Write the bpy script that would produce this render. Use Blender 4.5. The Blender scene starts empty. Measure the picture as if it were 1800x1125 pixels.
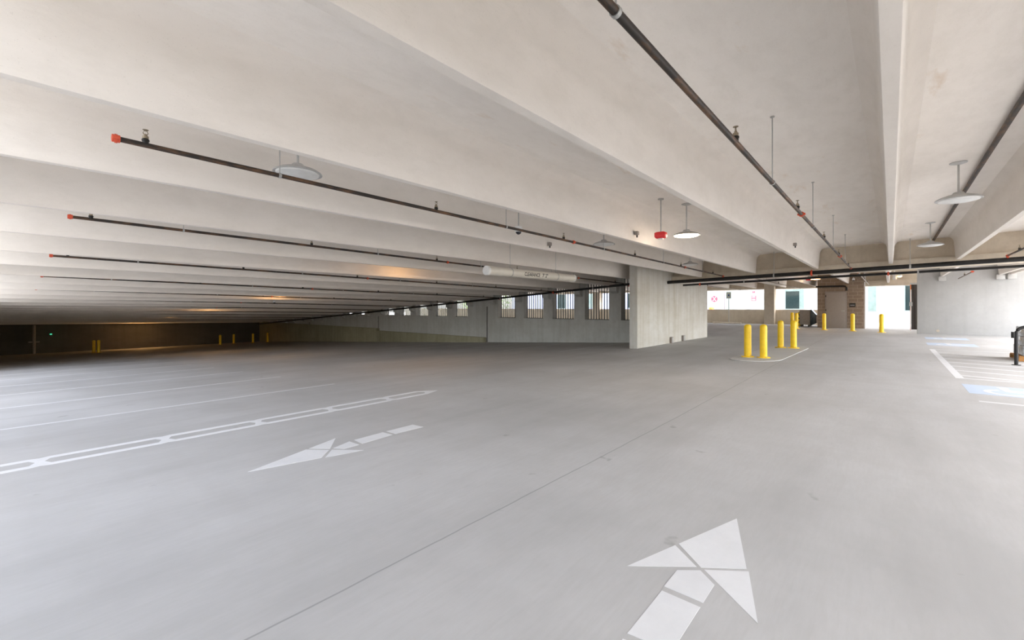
import bpy, bmesh, math, random
from mathutils import Vector, Matrix
random.seed(7)
sc = bpy.context.scene
COL = sc.collection
E = 1.42                      # eye height; X runs along the ceiling stems, Y across them (down the ramp), Z up
PI = math.pi

# ------------------------------------------------------------------ levels of the place
def sm(a, b, x):
    t = min(1, max(0, (x-a)/(b-a))); return t*t*(3-2*t)
def clamp(x, a, b): return max(a, min(b, x))
def rise(X, Y):
    t = max(clamp((6.6-Y)/5, 0, 1), sm(22, 30, X))
    return .0093*max(0, min(30, X)-5)*t
def ramp_drop(Y): return .05*max(0, Y-6.4)
def floor_z(X, Y):
    return rise(X, Y) - (ramp_drop(Y) if X < 17.47 else 0)
def lerp_tab(tab, y):
    if y <= tab[0][0]: return tab[0][1]
    for (a, za), (b, zb) in zip(tab, tab[1:]):
        if y <= b: return za+(zb-za)*(y-a)/(b-a)
    return tab[-1][1]
NEAR = [(-8, 1.36), (-1.4, 1.335), (0, 1.31), (1.83, 1.295), (3.66, 1.263), (5.5, 1.245), (60, 1.245-.058*54.5)]
FAR = [(-8, 1.47), (-1.4, 1.33), (0, 1.30), (1.83, 1.25), (3.66, 1.197), (5.5, 1.145), (60, 1.145-.062*54.5)]
def stem_z(X, Y):             # underside of the ceiling stems, first bay
    t = X/17.3
    return E + lerp_tab(NEAR, Y)*(1-t)+lerp_tab(FAR, Y)*t
DEEP = .66
def soffit_z(X, Y):
    if X > 17.61: return E+1.335+DEEP
    return stem_z(X, Y)+DEEP

# ------------------------------------------------------------------ mesh builder
class MB:
    def __init__(s): s.v = []; s.f = []
    def add(s, vs, fs):
        o = len(s.v); s.v += [tuple(p) for p in vs]; s.f += [tuple(i+o for i in f) for f in fs]; return s
    def box(s, x0, x1, y0, y1, z0, z1):
        return s.hexa([(x0,y0,z0),(x1,y0,z0),(x1,y1,z0),(x0,y1,z0),(x0,y0,z1),(x1,y0,z1),(x1,y1,z1),(x0,y1,z1)])
    def hexa(s, p):
        return s.add(p, [(3,2,1,0),(4,5,6,7),(0,1,5,4),(1,2,6,5),(2,3,7,6),(3,0,4,7)])
    def loft(s, rings, close=True, caps=True):
        n = len(rings[0]); vs = [p for r in rings for p in r]; fs = []
        for k in range(len(rings)-1):
            for i in range(n if close else n-1):
                j = (i+1) % n
                fs.append((k*n+i, k*n+j, (k+1)*n+j, (k+1)*n+i))
        if caps:
            fs.append(tuple(range(n-1, -1, -1))); fs.append(tuple((len(rings)-1)*n+i for i in range(n)))
        return s.add(vs, fs)
    def tube(s, pts, r, n=12):
        pts = [Vector(p) for p in pts]; rings = []
        for i, p in enumerate(pts):
            d = (pts[min(i+1, len(pts)-1)]-pts[max(i-1, 0)]).normalized()
            up = Vector((0,0,1)) if abs(d.z) < .9 else Vector((1,0,0))
            a = d.cross(up).normalized(); b = a.cross(d).normalized()
            rr = r[i] if isinstance(r, (list, tuple)) else r
            rings.append([p+a*(rr*math.cos(2*PI*k/n))+b*(rr*math.sin(2*PI*k/n)) for k in range(n)])
        return s.loft([[tuple(q) for q in R] for R in rings])
    def lathe(s, prof, c=(0,0,0), n=24, caps=True):
        rings = [[(c[0]+r*math.cos(2*PI*k/n), c[1]+r*math.sin(2*PI*k/n), c[2]+z) for k in range(n)] for r, z in prof]
        return s.loft(rings, caps=caps)
    def lathe_x(s, prof, c=(0,0,0), n=20):
        rings = [[(c[0]+x, c[1]+r*math.cos(2*PI*k/n), c[2]+r*math.sin(2*PI*k/n)) for k in range(n)] for r, x in prof]
        return s.loft(rings)
    def plate(s, poly, z0, z1):      # flat polygon with thickness; z0 / z1 numbers or functions of x, y
        g = lambda z, x, y: z(x, y) if callable(z) else z
        return s.loft([[(x, y, g(z0, x, y)) for x, y in poly], [(x, y, g(z1, x, y)) for x, y in poly]])
    def build(s, name, m, parent=None, loc=None, rz=0, ang=35, bev=0):
        me = bpy.data.meshes.new(name); me.from_pydata(s.v, [], s.f)
        bm = bmesh.new(); bm.from_mesh(me); bmesh.ops.recalc_face_normals(bm, faces=bm.faces)
        if bev: bmesh.ops.bevel(bm, geom=[e for e in bm.edges if e.is_manifold and e.calc_face_angle(0) > .6], offset=bev, segments=2, affect='EDGES', profile=.5)
        bm.to_mesh(me); bm.free()
        me.polygons.foreach_set('use_smooth', [True]*len(me.polygons))
        me.set_sharp_from_angle(angle=math.radians(ang))
        me.materials.append(m)
        o = bpy.data.objects.new(name, me); COL.objects.link(o)
        if parent: o.parent = parent
        if loc: o.location = loc
        if rz: o.rotation_euler = (0,0,rz)
        return o

def tag(o, label, cat, group=None, kind=None):
    o['label'] = label; o['category'] = cat
    if group: o['group'] = group
    if kind: o['kind'] = kind
    return o
def thing(name, label, cat, loc=(0,0,0), rz=0, group=None):
    o = bpy.data.objects.new(name, None); COL.objects.link(o); o.empty_display_size = .1
    o.location = loc; o.rotation_euler = (0,0,rz)
    return tag(o, label, cat, group)
def struct(o, label=None):
    o['kind'] = 'structure'
    if label: o['label'] = label
    return o
def dup(root, label, loc, rz=0, group=None):
    kids = {}
    for o in list(COL.objects):
        if o.parent: kids.setdefault(o.parent, []).append(o)
    def cp(o, par):
        c = o.copy(); COL.objects.link(c); c.parent = par
        for k in kids.get(o, []): cp(k, c)
        return c
    r = cp(root, None); r.location = loc; r.rotation_euler = (0,0,rz); r['label'] = label
    if group: r['group'] = group
    return r
def share(mesh_obj, parent, loc, rz=0, name=None):
    c = mesh_obj.copy(); COL.objects.link(c); c.parent = parent; c.location = loc; c.rotation_euler = (0,0,rz)
    if name: c.name = name
    return c

# ------------------------------------------------------------------ materials
def new_mat(name):
    m = bpy.data.materials.new(name); m.use_nodes = True
    nt = m.node_tree; b = nt.nodes['Principled BSDF']
    return m, nt, b
def N(nt, t, **kw):
    n = nt.nodes.new(t)
    for k, v in kw.items():
        if k.startswith('i_'): n.inputs[k[2:].replace('_', ' ')].default_value = v
        else: setattr(n, k, v)
    return n
def noise(nt, scale, sc3=(1,1,1), detail=5, rough=.6, lo=.35, hi=.65, obj=False, rz=0):
    if obj: src = N(nt, 'ShaderNodeTexCoord').outputs['Object']
    else: src = N(nt, 'ShaderNodeNewGeometry').outputs['Position']
    mp = N(nt, 'ShaderNodeMapping'); mp.inputs['Scale'].default_value = sc3; mp.inputs['Rotation'].default_value = (0,0,rz)
    nt.links.new(src, mp.inputs['Vector'])
    n = N(nt, 'ShaderNodeTexNoise'); n.inputs['Scale'].default_value = scale; n.inputs['Detail'].default_value = detail; n.inputs['Roughness'].default_value = rough
    nt.links.new(mp.outputs[0], n.inputs['Vector'])
    r = N(nt, 'ShaderNodeMapRange'); r.inputs['From Min'].default_value = lo; r.inputs['From Max'].default_value = hi
    nt.links.new(n.outputs['Fac'], r.inputs['Value'])
    return r.outputs[0]
def mix(nt, fac, a, b, blend='MIX', k=1.0):
    m = N(nt, 'ShaderNodeMix', data_type='RGBA', blend_type=blend)
    if k != 1.0 and not isinstance(fac, float):
        mm = N(nt, 'ShaderNodeMath', operation='MULTIPLY'); mm.inputs[1].default_value = k; nt.links.new(fac, mm.inputs[0]); fac = mm.outputs[0]
    for sock, v in ((m.inputs[0], fac), (m.inputs[6], a), (m.inputs[7], b)):
        if isinstance(v, (float, int)): sock.default_value = v
        elif isinstance(v, tuple): sock.default_value = (*v, 1)
        else: nt.links.new(v, sock)
    return m.outputs[2]
def bump(nt, b, h, strength=.1, dist=.01):
    n = N(nt, 'ShaderNodeBump'); n.inputs['Strength'].default_value = strength; n.inputs['Distance'].default_value = dist
    nt.links.new(h, n.inputs['Height']); nt.links.new(n.outputs[0], b.inputs['Normal'])
def plain(name, col, rough=.6, metal=0, vary=.12, scale=9, bumps=0):
    m, nt, b = new_mat(name)
    f = noise(nt, scale, obj=True)
    c2 = tuple(x*(1-vary) for x in col)
    nt.links.new(mix(nt, f, col, c2), b.inputs['Base Color'])
    b.inputs['Roughness'].default_value = rough; b.inputs['Metallic'].default_value = metal
    if bumps: bump(nt, b, noise(nt, scale*6, obj=True), bumps, .004)
    return m
def concrete(name, c1, c2, stain, streaks=0, pinky=None, rough=.85, bstr=.12):
    m, nt, b = new_mat(name)
    c = mix(nt, noise(nt, .9, (.35,1,1), 6), c1, c2)
    c = mix(nt, noise(nt, 5, (.5,1,1), 8, .7, .45, .75), c, stain, k=.35)
    if streaks: c = mix(nt, noise(nt, 4, (1,1,.06), 5, .6, .45, .7), c, stain, k=streaks)
    if pinky: c = mix(nt, noise(nt, 1.7, (.5,1.6,1), 5, .65, .62, .76), c, pinky, k=.6)
    c = mix(nt, noise(nt, 90, (1,1,1), 2, .5, .66, .72), c, tuple(x*.8 for x in stain), k=.25)
    nt.links.new(c, b.inputs['Base Color']); b.inputs['Roughness'].default_value = rough
    bump(nt, b, noise(nt, 14, (.3,1,1), 8, .7, .2, .8), bstr, .02)
    return m
M = {}
M['ceiling'] = concrete('ceiling_concrete', (.87,.825,.775), (.79,.745,.695), (.64,.595,.535), pinky=(.62,.47,.33))
M['beam'] = concrete('stem_concrete', (.80,.75,.695), (.73,.68,.625), (.61,.565,.505))
M['girder'] = concrete('girder_concrete', (.68,.605,.50), (.59,.52,.42), (.42,.36,.28), .3)
M['wall'] = concrete('wall_concrete', (.62,.625,.61), (.54,.545,.525), (.40,.39,.35), .4)
M['shadewall'] = concrete('shaded_back_wall', (.09,.085,.075), (.07,.065,.06), (.05,.045,.04), .3)  # darkness of the ramp's far end is put into this colour
M['pillar'] = concrete('pillar_concrete', (.66,.655,.63), (.58,.565,.52), (.42,.38,.30), .5)
M['curb'] = concrete('mossy_kerb_concrete', (.40,.37,.26), (.33,.31,.21), (.22,.22,.14), .5)
M['tan'] = concrete('parapet_concrete', (.78,.70,.58), (.69,.61,.49), (.50,.43,.33), .2)
M['pale'] = concrete('pale_wall', (.52,.515,.505), (.47,.465,.455), (.39,.385,.375), .25)
M['bracket'] = plain('pale_bracket', (.62,.61,.59), .8)
def floor_material():
    m, nt, b = new_mat('floor_concrete')
    c = mix(nt, noise(nt, .45, (1,1,1), 7, .62, .36, .64), (.51,.51,.513), (.425,.425,.425))
    c = mix(nt, noise(nt, 1.1, (.22,1.2,1), 7, .65, .45, .75), c, (.31,.305,.298), k=.5)
    c = mix(nt, noise(nt, 1.0, (1.1,.18,1), 6, .6, .5, .8), c, (.36,.35,.335), k=.35)
    c = mix(nt, noise(nt, 40, (.15,1,1), 4, .6, .4, .7), c, (.39,.387,.38), k=.25)
    c = mix(nt, noise(nt, 3.2, (1,1,1), 3, .5, .71, .76), c, (.2,.19,.18), k=.45)
    # saw-cut joints along X
    g = N(nt, 'ShaderNodeNewGeometry'); s = N(nt, 'ShaderNodeSeparateXYZ'); nt.links.new(g.outputs['Position'], s.inputs[0])
    for y0, w, k in ((2.08, .008, .6), (9.4, .012, .5), (-3.6, .012, .5)):
        a = N(nt, 'ShaderNodeMath', operation='SUBTRACT'); a.inputs[1].default_value = y0; nt.links.new(s.outputs['Y'], a.inputs[0])
        wob = N(nt, 'ShaderNodeMath', operation='MULTIPLY_ADD'); wob.inputs[1].default_value = .01; nt.links.new(noise(nt, 1.5, (1,.1,.1), 3), wob.inputs[0]); nt.links.new(a.outputs[0], wob.inputs[2])
        ab = N(nt, 'ShaderNodeMath', operation='ABSOLUTE'); nt.links.new(wob.outputs[0], ab.inputs[0])
        lt = N(nt, 'ShaderNodeMapRange'); lt.inputs['From Min'].default_value = w; lt.inputs['From Max'].default_value = w*.4
        nt.links.new(ab.outputs[0], lt.inputs['Value'])
        c = mix(nt, lt.outputs[0], c, (.2,.2,.198), k=k)
    nt.links.new(c, b.inputs['Base Color']); b.inputs['Roughness'].default_value = .62
    b.inputs['Specular IOR Level'].default_value = .35
    bump(nt, b, noise(nt, 60, (.25,1,1), 6, .7, .2, .8), .08, .008)
    return m
M['floor'] = floor_material()
M['asphalt'] = concrete('yard_asphalt', (.20,.20,.20), (.17,.17,.168), (.13,.13,.128))
M['ground'] = concrete('outdoor_concrete', (.46,.455,.445), (.42,.415,.405), (.36,.355,.345))
def paint(name, col):
    m, nt, b = new_mat(name)
    c = mix(nt, noise(nt, 3, (1,1,1), 6, .7, .35, .75), col, tuple(x*.9 for x in col))
    c = mix(nt, noise(nt, 22, (1,1,1), 5, .7, .66, .74), c, (.48,.48,.48), k=.4)
    nt.links.new(c, b.inputs['Base Color']); b.inputs['Roughness'].default_value = .6
    return m
M['white_paint'] = paint('white_road_paint', (.72,.73,.75))
M['thin_paint'] = paint('worn_white_paint', (.63,.635,.65))
M['blue_paint'] = paint('pale_blue_paint', (.48,.57,.70))
M['island'] = paint('fresh_concrete', (.53,.53,.525))
M['yellow'] = plain('yellow_paint', (.95,.63,.012), .45, vary=.1)
M['pipe'] = None
def pipe_mat(name, base, rust, lo=.5, rough=.5):
    m, nt, b = new_mat(name)
    c = mix(nt, noise(nt, 14, (.25,1,1), 6, .7, lo, lo+.2), base, rust)
    nt.links.new(c, b.inputs['Base Color']); b.inputs['Roughness'].default_value = rough; b.inputs['Metallic'].default_value = .25
    return m
M['pipe'] = pipe_mat('rusty_black_pipe', (.028,.022,.018), (.17,.085,.04), .46)
M['black_pipe'] = pipe_mat('black_steel_pipe', (.012,.011,.010), (.05,.035,.025), .55, .4)
M['brown_pipe'] = pipe_mat('bronze_pipe', (.20,.15,.11), (.33,.27,.22), .45)
M['red'] = plain('red_coupling_paint', (.72,.10,.04), .5)
M['alarm_red'] = plain('alarm_red', (.80,.03,.03), .4)
M['brass'] = plain('dull_brass', (.33,.27,.19), .45, .5)
M['steel'] = plain('galvanised_steel', (.50,.50,.49), .5, .6)
M['lampgrey'] = plain('lamp_grey_metal', (.55,.55,.54), .5, .2)
M['lens_off'] = plain('frosted_lens', (.82,.82,.80), .3)
M['white'] = plain('white_plastic', (.80,.80,.79), .4, vary=.04)
M['cream'] = plain('cream_plastic_tube', (.66,.63,.56), .4, vary=.06)
M['black'] = plain('black_plastic', (.012,.012,.012), .4)
M['dark'] = plain('dark_brown_metal', (.035,.027,.022), .5)
M['glass_black'] = plain('dark_dome', (.02,.02,.025), .08)
M['handrail'] = plain('black_rail_paint', (.009,.008,.008), .5)
M['door_grey'] = plain('taupe_door_paint', (.34,.30,.27), .5, vary=.05)
M['frame_grey'] = plain('door_frame_paint', (.30,.265,.24), .5)
M['bld_white'] = plain('white_render', (.43,.427,.423), .8, vary=.04, scale=1)
M['bld_blue'] = plain('bluish_panel', (.27,.29,.37), .7, vary=.05, scale=1)
M['bld_shade'] = plain('shaded_render', (.34,.30,.31), .8, vary=.05, scale=1)  # violet cast of the shaded stretch, put into the render colour
M['glass_green'] = plain('greenish_glass', (.22,.29,.265), .15, vary=.25, scale=2)
M['glass_dark'] = plain('dark_glass', (.02,.035,.035), .08, vary=.3)
M['alu'] = plain('pale_green_frame', (.27,.32,.30), .5)
M['sign_white'] = plain('sign_white', (.52,.52,.51), .5, vary=.03)
M['sign_red'] = plain('sign_red', (.75,.06,.10), .5, vary=.05)
M['sign_blue'] = plain('sign_blue', (.05,.14,.45), .5)
M['sign_pale'] = plain('sign_back_pale_green', (.66,.74,.68), .5)
M['grey_text'] = plain('grey_lettering', (.30,.30,.31), .5)
M['orange'] = plain('orange_plastic', (.85,.25,.05), .5)
M['bin'] = plain('grey_tan_metal', (.36,.32,.28), .6)
M['wood'] = plain('pallet_wood', (.50,.24,.07), .7, vary=.3)
M['wrap'] = plain('clear_wrap_over_boxes', (.40,.42,.43), .12, vary=.5, scale=5)
M['leaf'] = plain('green_leaves', (.16,.26,.06), .6, vary=.5, scale=3)
M['bark'] = plain('bark', (.14,.10,.07), .8)
M['grille'] = plain('dark_bar_paint', (.05,.048,.045), .5)
def block_mat():
    m, nt, b = new_mat('concrete_block')
    g = N(nt, 'ShaderNodeNewGeometry'); s = N(nt, 'ShaderNodeSeparateXYZ'); nt.links.new(g.outputs['Position'], s.inputs[0])
    ad = N(nt, 'ShaderNodeMath', operation='ADD'); nt.links.new(s.outputs['Y'], ad.inputs[0]); nt.links.new(s.outputs['X'], ad.inputs[1])
    cb = N(nt, 'ShaderNodeCombineXYZ'); nt.links.new(ad.outputs[0], cb.inputs['X']); nt.links.new(s.outputs['Z'], cb.inputs['Y'])
    t = N(nt, 'ShaderNodeTexBrick'); nt.links.new(cb.outputs[0], t.inputs['Vector'])
    t.inputs['Scale'].default_value = 1; t.inputs['Brick Width'].default_value = .41; t.inputs['Row Height'].default_value = .19
    t.inputs['Mortar Size'].default_value = .009; t.inputs['Color1'].default_value = (.25,.185,.135,1); t.inputs['Color2'].default_value = (.31,.235,.175,1)
    t.inputs['Mortar'].default_value = (.44,.37,.30,1)
    c = mix(nt, noise(nt, 20, (1,1,1), 5, .7), t.outputs['Color'], (.22,.165,.12), k=.3)
    nt.links.new(c, b.inputs['Base Color']); b.inputs['Roughness'].default_value = .9
    bump(nt, b, t.outputs['Fac'], -.3, .01)
    return m
M['block'] = block_mat()
def glow(name, col, strength):
    m, nt, b = new_mat(name)
    b.inputs['Base Color'].default_value = (.8,.8,.78,1)
    b.inputs['Emission Color'].default_value = (*col, 1); b.inputs['Emission Strength'].default_value = strength
    return m
M['lens_warm'] = glow('lit_warm_lens', (1,.78,.52), 9)
M['lens_orange'] = glow('lit_amber_lens', (1,.50,.16), 6)
M['led_green'] = glow('green_indicator', (.05,.9,.35), 2.5)
M['led_red'] = glow('red_exit_letters', (1,.04,.03), 2.0)

# ------------------------------------------------------------------ setting: floor, ceiling, walls
def slab(name, xs, ys, ztop, thick, m):
    b = MB(); nx, ny = len(xs), len(ys)
    vs = [(x, y, ztop(x, y)) for y in ys for x in xs]+[(x, y, ztop(x, y)-thick) for y in ys for x in xs]
    K = nx*ny; fs = []
    for j in range(ny-1):
        for i in range(nx-1):
            a = j*nx+i
            fs.append((a, a+1, a+nx+1, a+nx)); fs.append((K+a+nx, K+a+nx+1, K+a+1, K+a))
    for i in range(nx-1):
        fs.append((i+1, i, K+i, K+i+1)); a = (ny-1)*nx+i; fs.append((a, a+1, K+a+1, K+a))
    for j in range(ny-1):
        a = j*nx; fs.append((a, a+nx, K+a+nx, K+a)); a = j*nx+nx-1; fs.append((a+nx, a, K+a, K+a+nx))
    b.add(vs, fs)
    return struct(b.build(name, m, ang=60))
def span(a, b, n): return [a+(b-a)*i/n for i in range(n+1)]
LEFT_X = -1.2
ysr = [-8,-6,-4,-2,-1,0,1,2,3,4,5,6,6.4]+[6.4+.8*i for i in range(1,56)]
slab('floor', span(-3, 17.46, 14), [y for y in ysr if y < 50.6], floor_z, .2, M['floor'])
slab('floor_rear', [17.465]+span(18.2, 36, 16), [-8,-6,-4,-2,0,1,2,3,4,5,6,6.6,8,12,20,30,50], lambda x, y: rise(x, y), .2, M['floor'])
slab('ceiling', span(-1.2, 17.6, 6), [-5.6,-4.5,-3,-1.42,0,1.83,3.66,5.5]+[7.33+1.83*i for i in range(24)]+[51], soffit_z_top := (lambda x, y: soffit_z(x, y)+.16), .16, M['ceiling'])
slab('ceiling_rear', span(17.6, 36, 4), [-6.6,-3,0,4,8,16,30,51], lambda x, y: E+1.335+DEEP+.16, .16, M['ceiling'])

def beam(Y, X0, X1, zf, m, wb=.046, wt=.10, hd=DEEP, name='ceiling_beam'):
    def ring(X):
        z = zf(X, Y); h = hd+.02
        half = [(wb-.006, 0), (wb, .008), (wb+.012, .10), (wt-.01, h-.16), (wt+.015, h-.10), (wt+.055, h-.05), (wt+.13, h-.015), (wt+.14, h)]
        return [(X, Y-a, z+b) for a, b in half]+[(X, Y+a, z+b) for a, b in reversed(half)]
    b = MB().loft([ring(X) for X in span(X0, X1, 4)])
    return struct(b.build(name, m, ang=40))
STEMS = [-3.25, -1.42, 0]+[1.829*n for n in range(1, 28)]
for Y in STEMS: beam(Y, -1.15, 17.31, stem_z, M['beam'])
rear_z = lambda X, Y: E+1.335
for Y, X1, dz in [(-3.79, 27.2, .03), (-3.47, 27.2, .03), (-1.73, 27.2, .03), (.1, 31.05, -.02), (1.83, 31.02, 0), (3.66, 35.2, 0)]+[(1.829*n, 35.2, .03) for n in range(3, 24)]:
    beam(Y, 17.88, X1, lambda X, Y, dz=dz: E+1.335+dz, M['beam'])

def girder(name, Y0, Y1, X0, XW0, XW1, X1, z0, z1, ztop, m):
    rings = []
    for Y in (Y0, Y1):
        a, b_, c = z0(Y), z1(Y), ztop(Y)
        rings.append([(X0,Y,a),(X1,Y,a),(X1,Y,b_),(XW1,Y,b_),(XW1,Y,c),(XW0,Y,c),(XW0,Y,b_),(X0,Y,b_)])
    return struct(MB().loft(rings).build(name, m, bev=.012))
girder('ceiling_girder', -5.2, 6.6, 17.31, 17.46, 17.74, 17.88, lambda Y: E+1.125-.024*Y, lambda Y: E+1.40-.026*Y, lambda Y: soffit_z(17.3, Y)+.05, M['girder'])
girder('ceiling_girder', -1.5, 1.11, 31.05, 31.2, 31.5, 31.65, lambda Y: E+1.165, lambda Y: E+1.47, lambda Y: E+2.02, M['girder'])
girder('ceiling_girder', 3.3, 50, 35.2, 35.35, 35.7, 35.95, lambda Y: E+1.27, lambda Y: E+1.42, lambda Y: E+2.02, M['girder'])

# wall with the barred openings, between the ramp and the rear bay
PITCH = 1.829
OPEN = [8.24+PITCH*k for k in range(23) if k not in (5, 11, 17)]
SILL = E-.57
b = MB(); HW = .62
b.box(17.45, 17.78, 6.9, 50.3, -3.9, SILL)
edges = [6.9]+[e for y in OPEN for e in (y-HW, y+HW)]+[50.3]
for y0, y1 in zip(edges[::2], edges[1::2]):
    b.hexa([(17.45,y0,SILL),(17.78,y0,SILL),(17.78,y1,SILL),(17.45,y1,SILL)]+[(x, y, soffit_z(17.4, y)+.05) for x, y in ((17.45,y0),(17.78,y0),(17.78,y1),(17.45,y1))])
wall_win = struct(b.build('wall_rear', M['wall']))
lint = MB()
for y in OPEN:
    zt = [soffit_z(17.4, q)-.12 for q in (y-HW, y+HW)]
    lint.hexa([(17.46,y-HW,zt[0]),(17.77,y-HW,zt[0]),(17.77,y+HW,zt[1]),(17.46,y+HW,zt[1])]+[(x, q, soffit_z(17.4, q)+.04) for x, q in ((17.46,y-HW),(17.77,y-HW),(17.77,y+HW),(17.46,y+HW))])
lint.build('lintel', M['wall'], wall_win)
cb = MB()
for Y in STEMS:
    if Y > 8:
        z = stem_z(17.3, Y)
        cb.loft([[(17.45,Y-.16,z-.32),(17.45,Y+.16,z-.32),(17.45,Y+.16,z),(17.45,Y-.16,z)], [(17.22,Y-.16,z-.22),(17.22,Y+.16,z-.22),(17.22,Y+.16,z),(17.22,Y-.16,z)]])
cb.build('corbel', M['wall'], wall_win)
# joints in that wall
for y in (17.0, 27.95, 39):
    MB().box(17.435, 17.452, y-.02, y+.02, floor_z(17, y), stem_z(17.3, y)-.4).build('joint_strip', M['black'], wall_win)

struct(MB().box(14.2, 21.8, 6.6, 6.9, -.3, soffit_z(16, 6.7)+.03).build('wall_pillar', M['pillar'], bev=.015))
struct(MB().box(LEFT_X-1.9, 17.5, 50.3, 50.6, -4.2, .8).build('wall_back', M['shadewall']))
# left side of the ramp: open bays between piers, closed further down; near run closed to dim the ceiling
b = MB()
for y0, y1 in ((-5.6,1.6), (5.6, 6.5), (13.6, 14.4), (21.6, 22.4), (24.0, 50.4)):
    b.hexa([(LEFT_X-.3,y0,floor_z(0,y0)-.3),(LEFT_X,y0,floor_z(0,y0)-.3),(LEFT_X,y1,floor_z(0,y1)-.3),(LEFT_X-.3,y1,floor_z(0,y1)-.3)]+[(x, y, soffit_z(-1, y)+.1) for x, y in ((LEFT_X-.3,y0),(LEFT_X,y0),(LEFT_X,y1),(LEFT_X-.3,y1))])
for y0, y1 in ((-5.6, 6), (6, 10), (10, 25)):  # unseen parapets added to block low sky and ground bounce
    b.hexa([(x, y, floor_z(0,y)-.3) for x, y in ((LEFT_X-.3,y0),(LEFT_X-.1,y0),(LEFT_X-.1,y1),(LEFT_X-.3,y1))]+[(x, y, floor_z(0,y)+(.95 if y <= 6 else .8)) for x, y in ((LEFT_X-.3,y0),(LEFT_X-.1,y0),(LEFT_X-.1,y1),(LEFT_X-.3,y1))])
struct(b.build('wall_left', M['wall']))
# open side beyond the picture: unseen low wall and piers added to hold back daylight
b = MB().box(-1.5, 16, -5.75, -5.55, -.2, .8)
for x in (-1.4, 4.2, 9.8, 15.4): b.box(x-.5, x+.5, -5.8, -5.5, -.2, E+1.98)
struct(b.build('wall_side_baffle', M['wall']))
# right wall with stem brackets
wr = struct(MB().box(27.3, 27.55, -4.66, -.92, 0, E+2.0).build('wall_right', M['pale'], bev=.01))
struct(MB().box(27.34, 27.6, -7.4, -4.70, 0, E+2.0).build('wall_right_end', M['pale']))
for Y in (-1.73, -3.47, -3.79):
    bo = MB().box(27.06, 27.3, Y-.12, Y+.12, E+1.17, E+1.365).build('bracket', M['bracket'], wr, bev=.008)
MB().box(27.27, 27.31, -4.68, -4.60, .2, E+1.9).build('edge_strip', M['white'], wr)
for y, z in ((-1.6, .36), (-4.0, .34)):
    MB().lathe_x([(.0,0),(.06,.0),(.06,.03)], (27.275,y,z), 8).build('anchor_pocket', M['girder'], wr)
# rear parapet and its column
struct(MB().box(35.3, 35.6, 3.25, 50, .1, E-.17).build('wall_parapet', M['tan'], bev=.01))
struct(MB().box(34.75, 35.5, 6.1, 6.72, .1, E+1.98).build('column_rear', M['girder'], bev=.015))
struct(MB().box(35.1, 35.7, 20.0, 20.7, .1, E+1.98).build('column_rear', M['girder'], bev=.015))
# block wall with the steel door
bw = struct(MB().box(31, 34.6, 1.11, 3.24, 0, E+1.98).build('wall_block', M['block'], bev=.006))
MB().box(31.0, 34.6, 1.055, 1.11, .1, E+1.9).build('side_strip', M['white'], bw)  # white strip along the gateway side of the block wall
dr = struct(MB().box(30.955, 31.02, 1.86, 2.88, floor_z(31,2.4)-.02, floor_z(31,2.4)+2.09).build('door_1', M['frame_grey'], bev=.006))
dl = MB().box(30.93, 30.965, 1.92, 2.82, floor_z(31,2.4)+.01, floor_z(31,2.4)+2.03).build('door_leaf', M['door_grey'], dr, bev=.004)
hb = MB().lathe_x([(.03,0),(.03,-.02),(.012,-.02),(.012,-.06)], (30.93,1.99,floor_z(31,2.4)+.98), 10); hb.box(30.855,30.875,1.975,2.11,floor_z(31,2.4)+.965,floor_z(31,2.4)+.995)
hb.build('door_handle', M['steel'], dr)
for z in (.2, 1.02, 1.83): MB().box(30.92, 30.96, 2.81, 2.85, floor_z(31,2.4)+z-.05, floor_z(31,2.4)+z+.05).build('hinge', M['dark'], dr)
# kerb walls at the foot of the barred wall
for y0, y1, zt in ((17.05, 27.8, E-1.68), (27.8, 50.2, E-1.52)):
    struct(MB().box(17.2, 17.44, y0, y1, -3.9, zt).build('trim_kerb', M['curb'], bev=.01))
# outdoors
gz = .21
struct(MB().box(36.0, 90, -60, 90, gz-.3, gz).build('ground_rear', M['ground']))
struct(MB().box(-60, 36.0, -60, -8.0, -.4, -.03).build('ground_side', M['asphalt']))
struct(MB().box(-60, -3.0, -8.0, 90, -2.9, -.03).build('ground_left', M['asphalt']))

# ------------------------------------------------------------------ floor markings
def mark(name, polys, m, label, cat, group=None, lift=.0014):
    t = thing(name, label, cat, (0,0,0), 0, group)
    for nm, poly in polys:
        MB().plate(poly, lambda x, y: floor_z(x, y)-.01, lambda x, y: floor_z(x, y)+lift).build(nm, m, t)
    return t
def one_mark(name, polys, m, label, cat, group=None, lift=.0014):
    b = MB()
    for poly in polys: b.plate(poly, lambda x, y: floor_z(x, y)-.01, lambda x, y: floor_z(x, y)+lift)
    return tag(b.build(name, m), label, cat, group)
mark('direction_arrow', [('arrowhead_panel', [(3.2,.78),(2.62,.59),(2.47,.78),(2.63,.96)]), ('arrowhead_panel', [(2.6,.97),(2.46,.8),(2.22,1.09)]), ('arrowhead_panel', [(2.46,.76),(2.6,.575),(2.2,.45)]),
    ('shaft_panel', [(2.36,.87),(2.44,.775),(2.36,.68),(2.18,.68),(2.18,.87)]), ('shaft_panel', [(2.14,.865),(2.14,.68),(1.79,.68),(1.76,.865)]), ('shaft_panel', [(1.72,.865),(1.75,.68),(1.4,.68),(1.4,.865)])],
    M['white_paint'], 'large white stencilled arrow nearest the camera, pointing away toward the yellow bollards', 'floor arrow')
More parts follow.
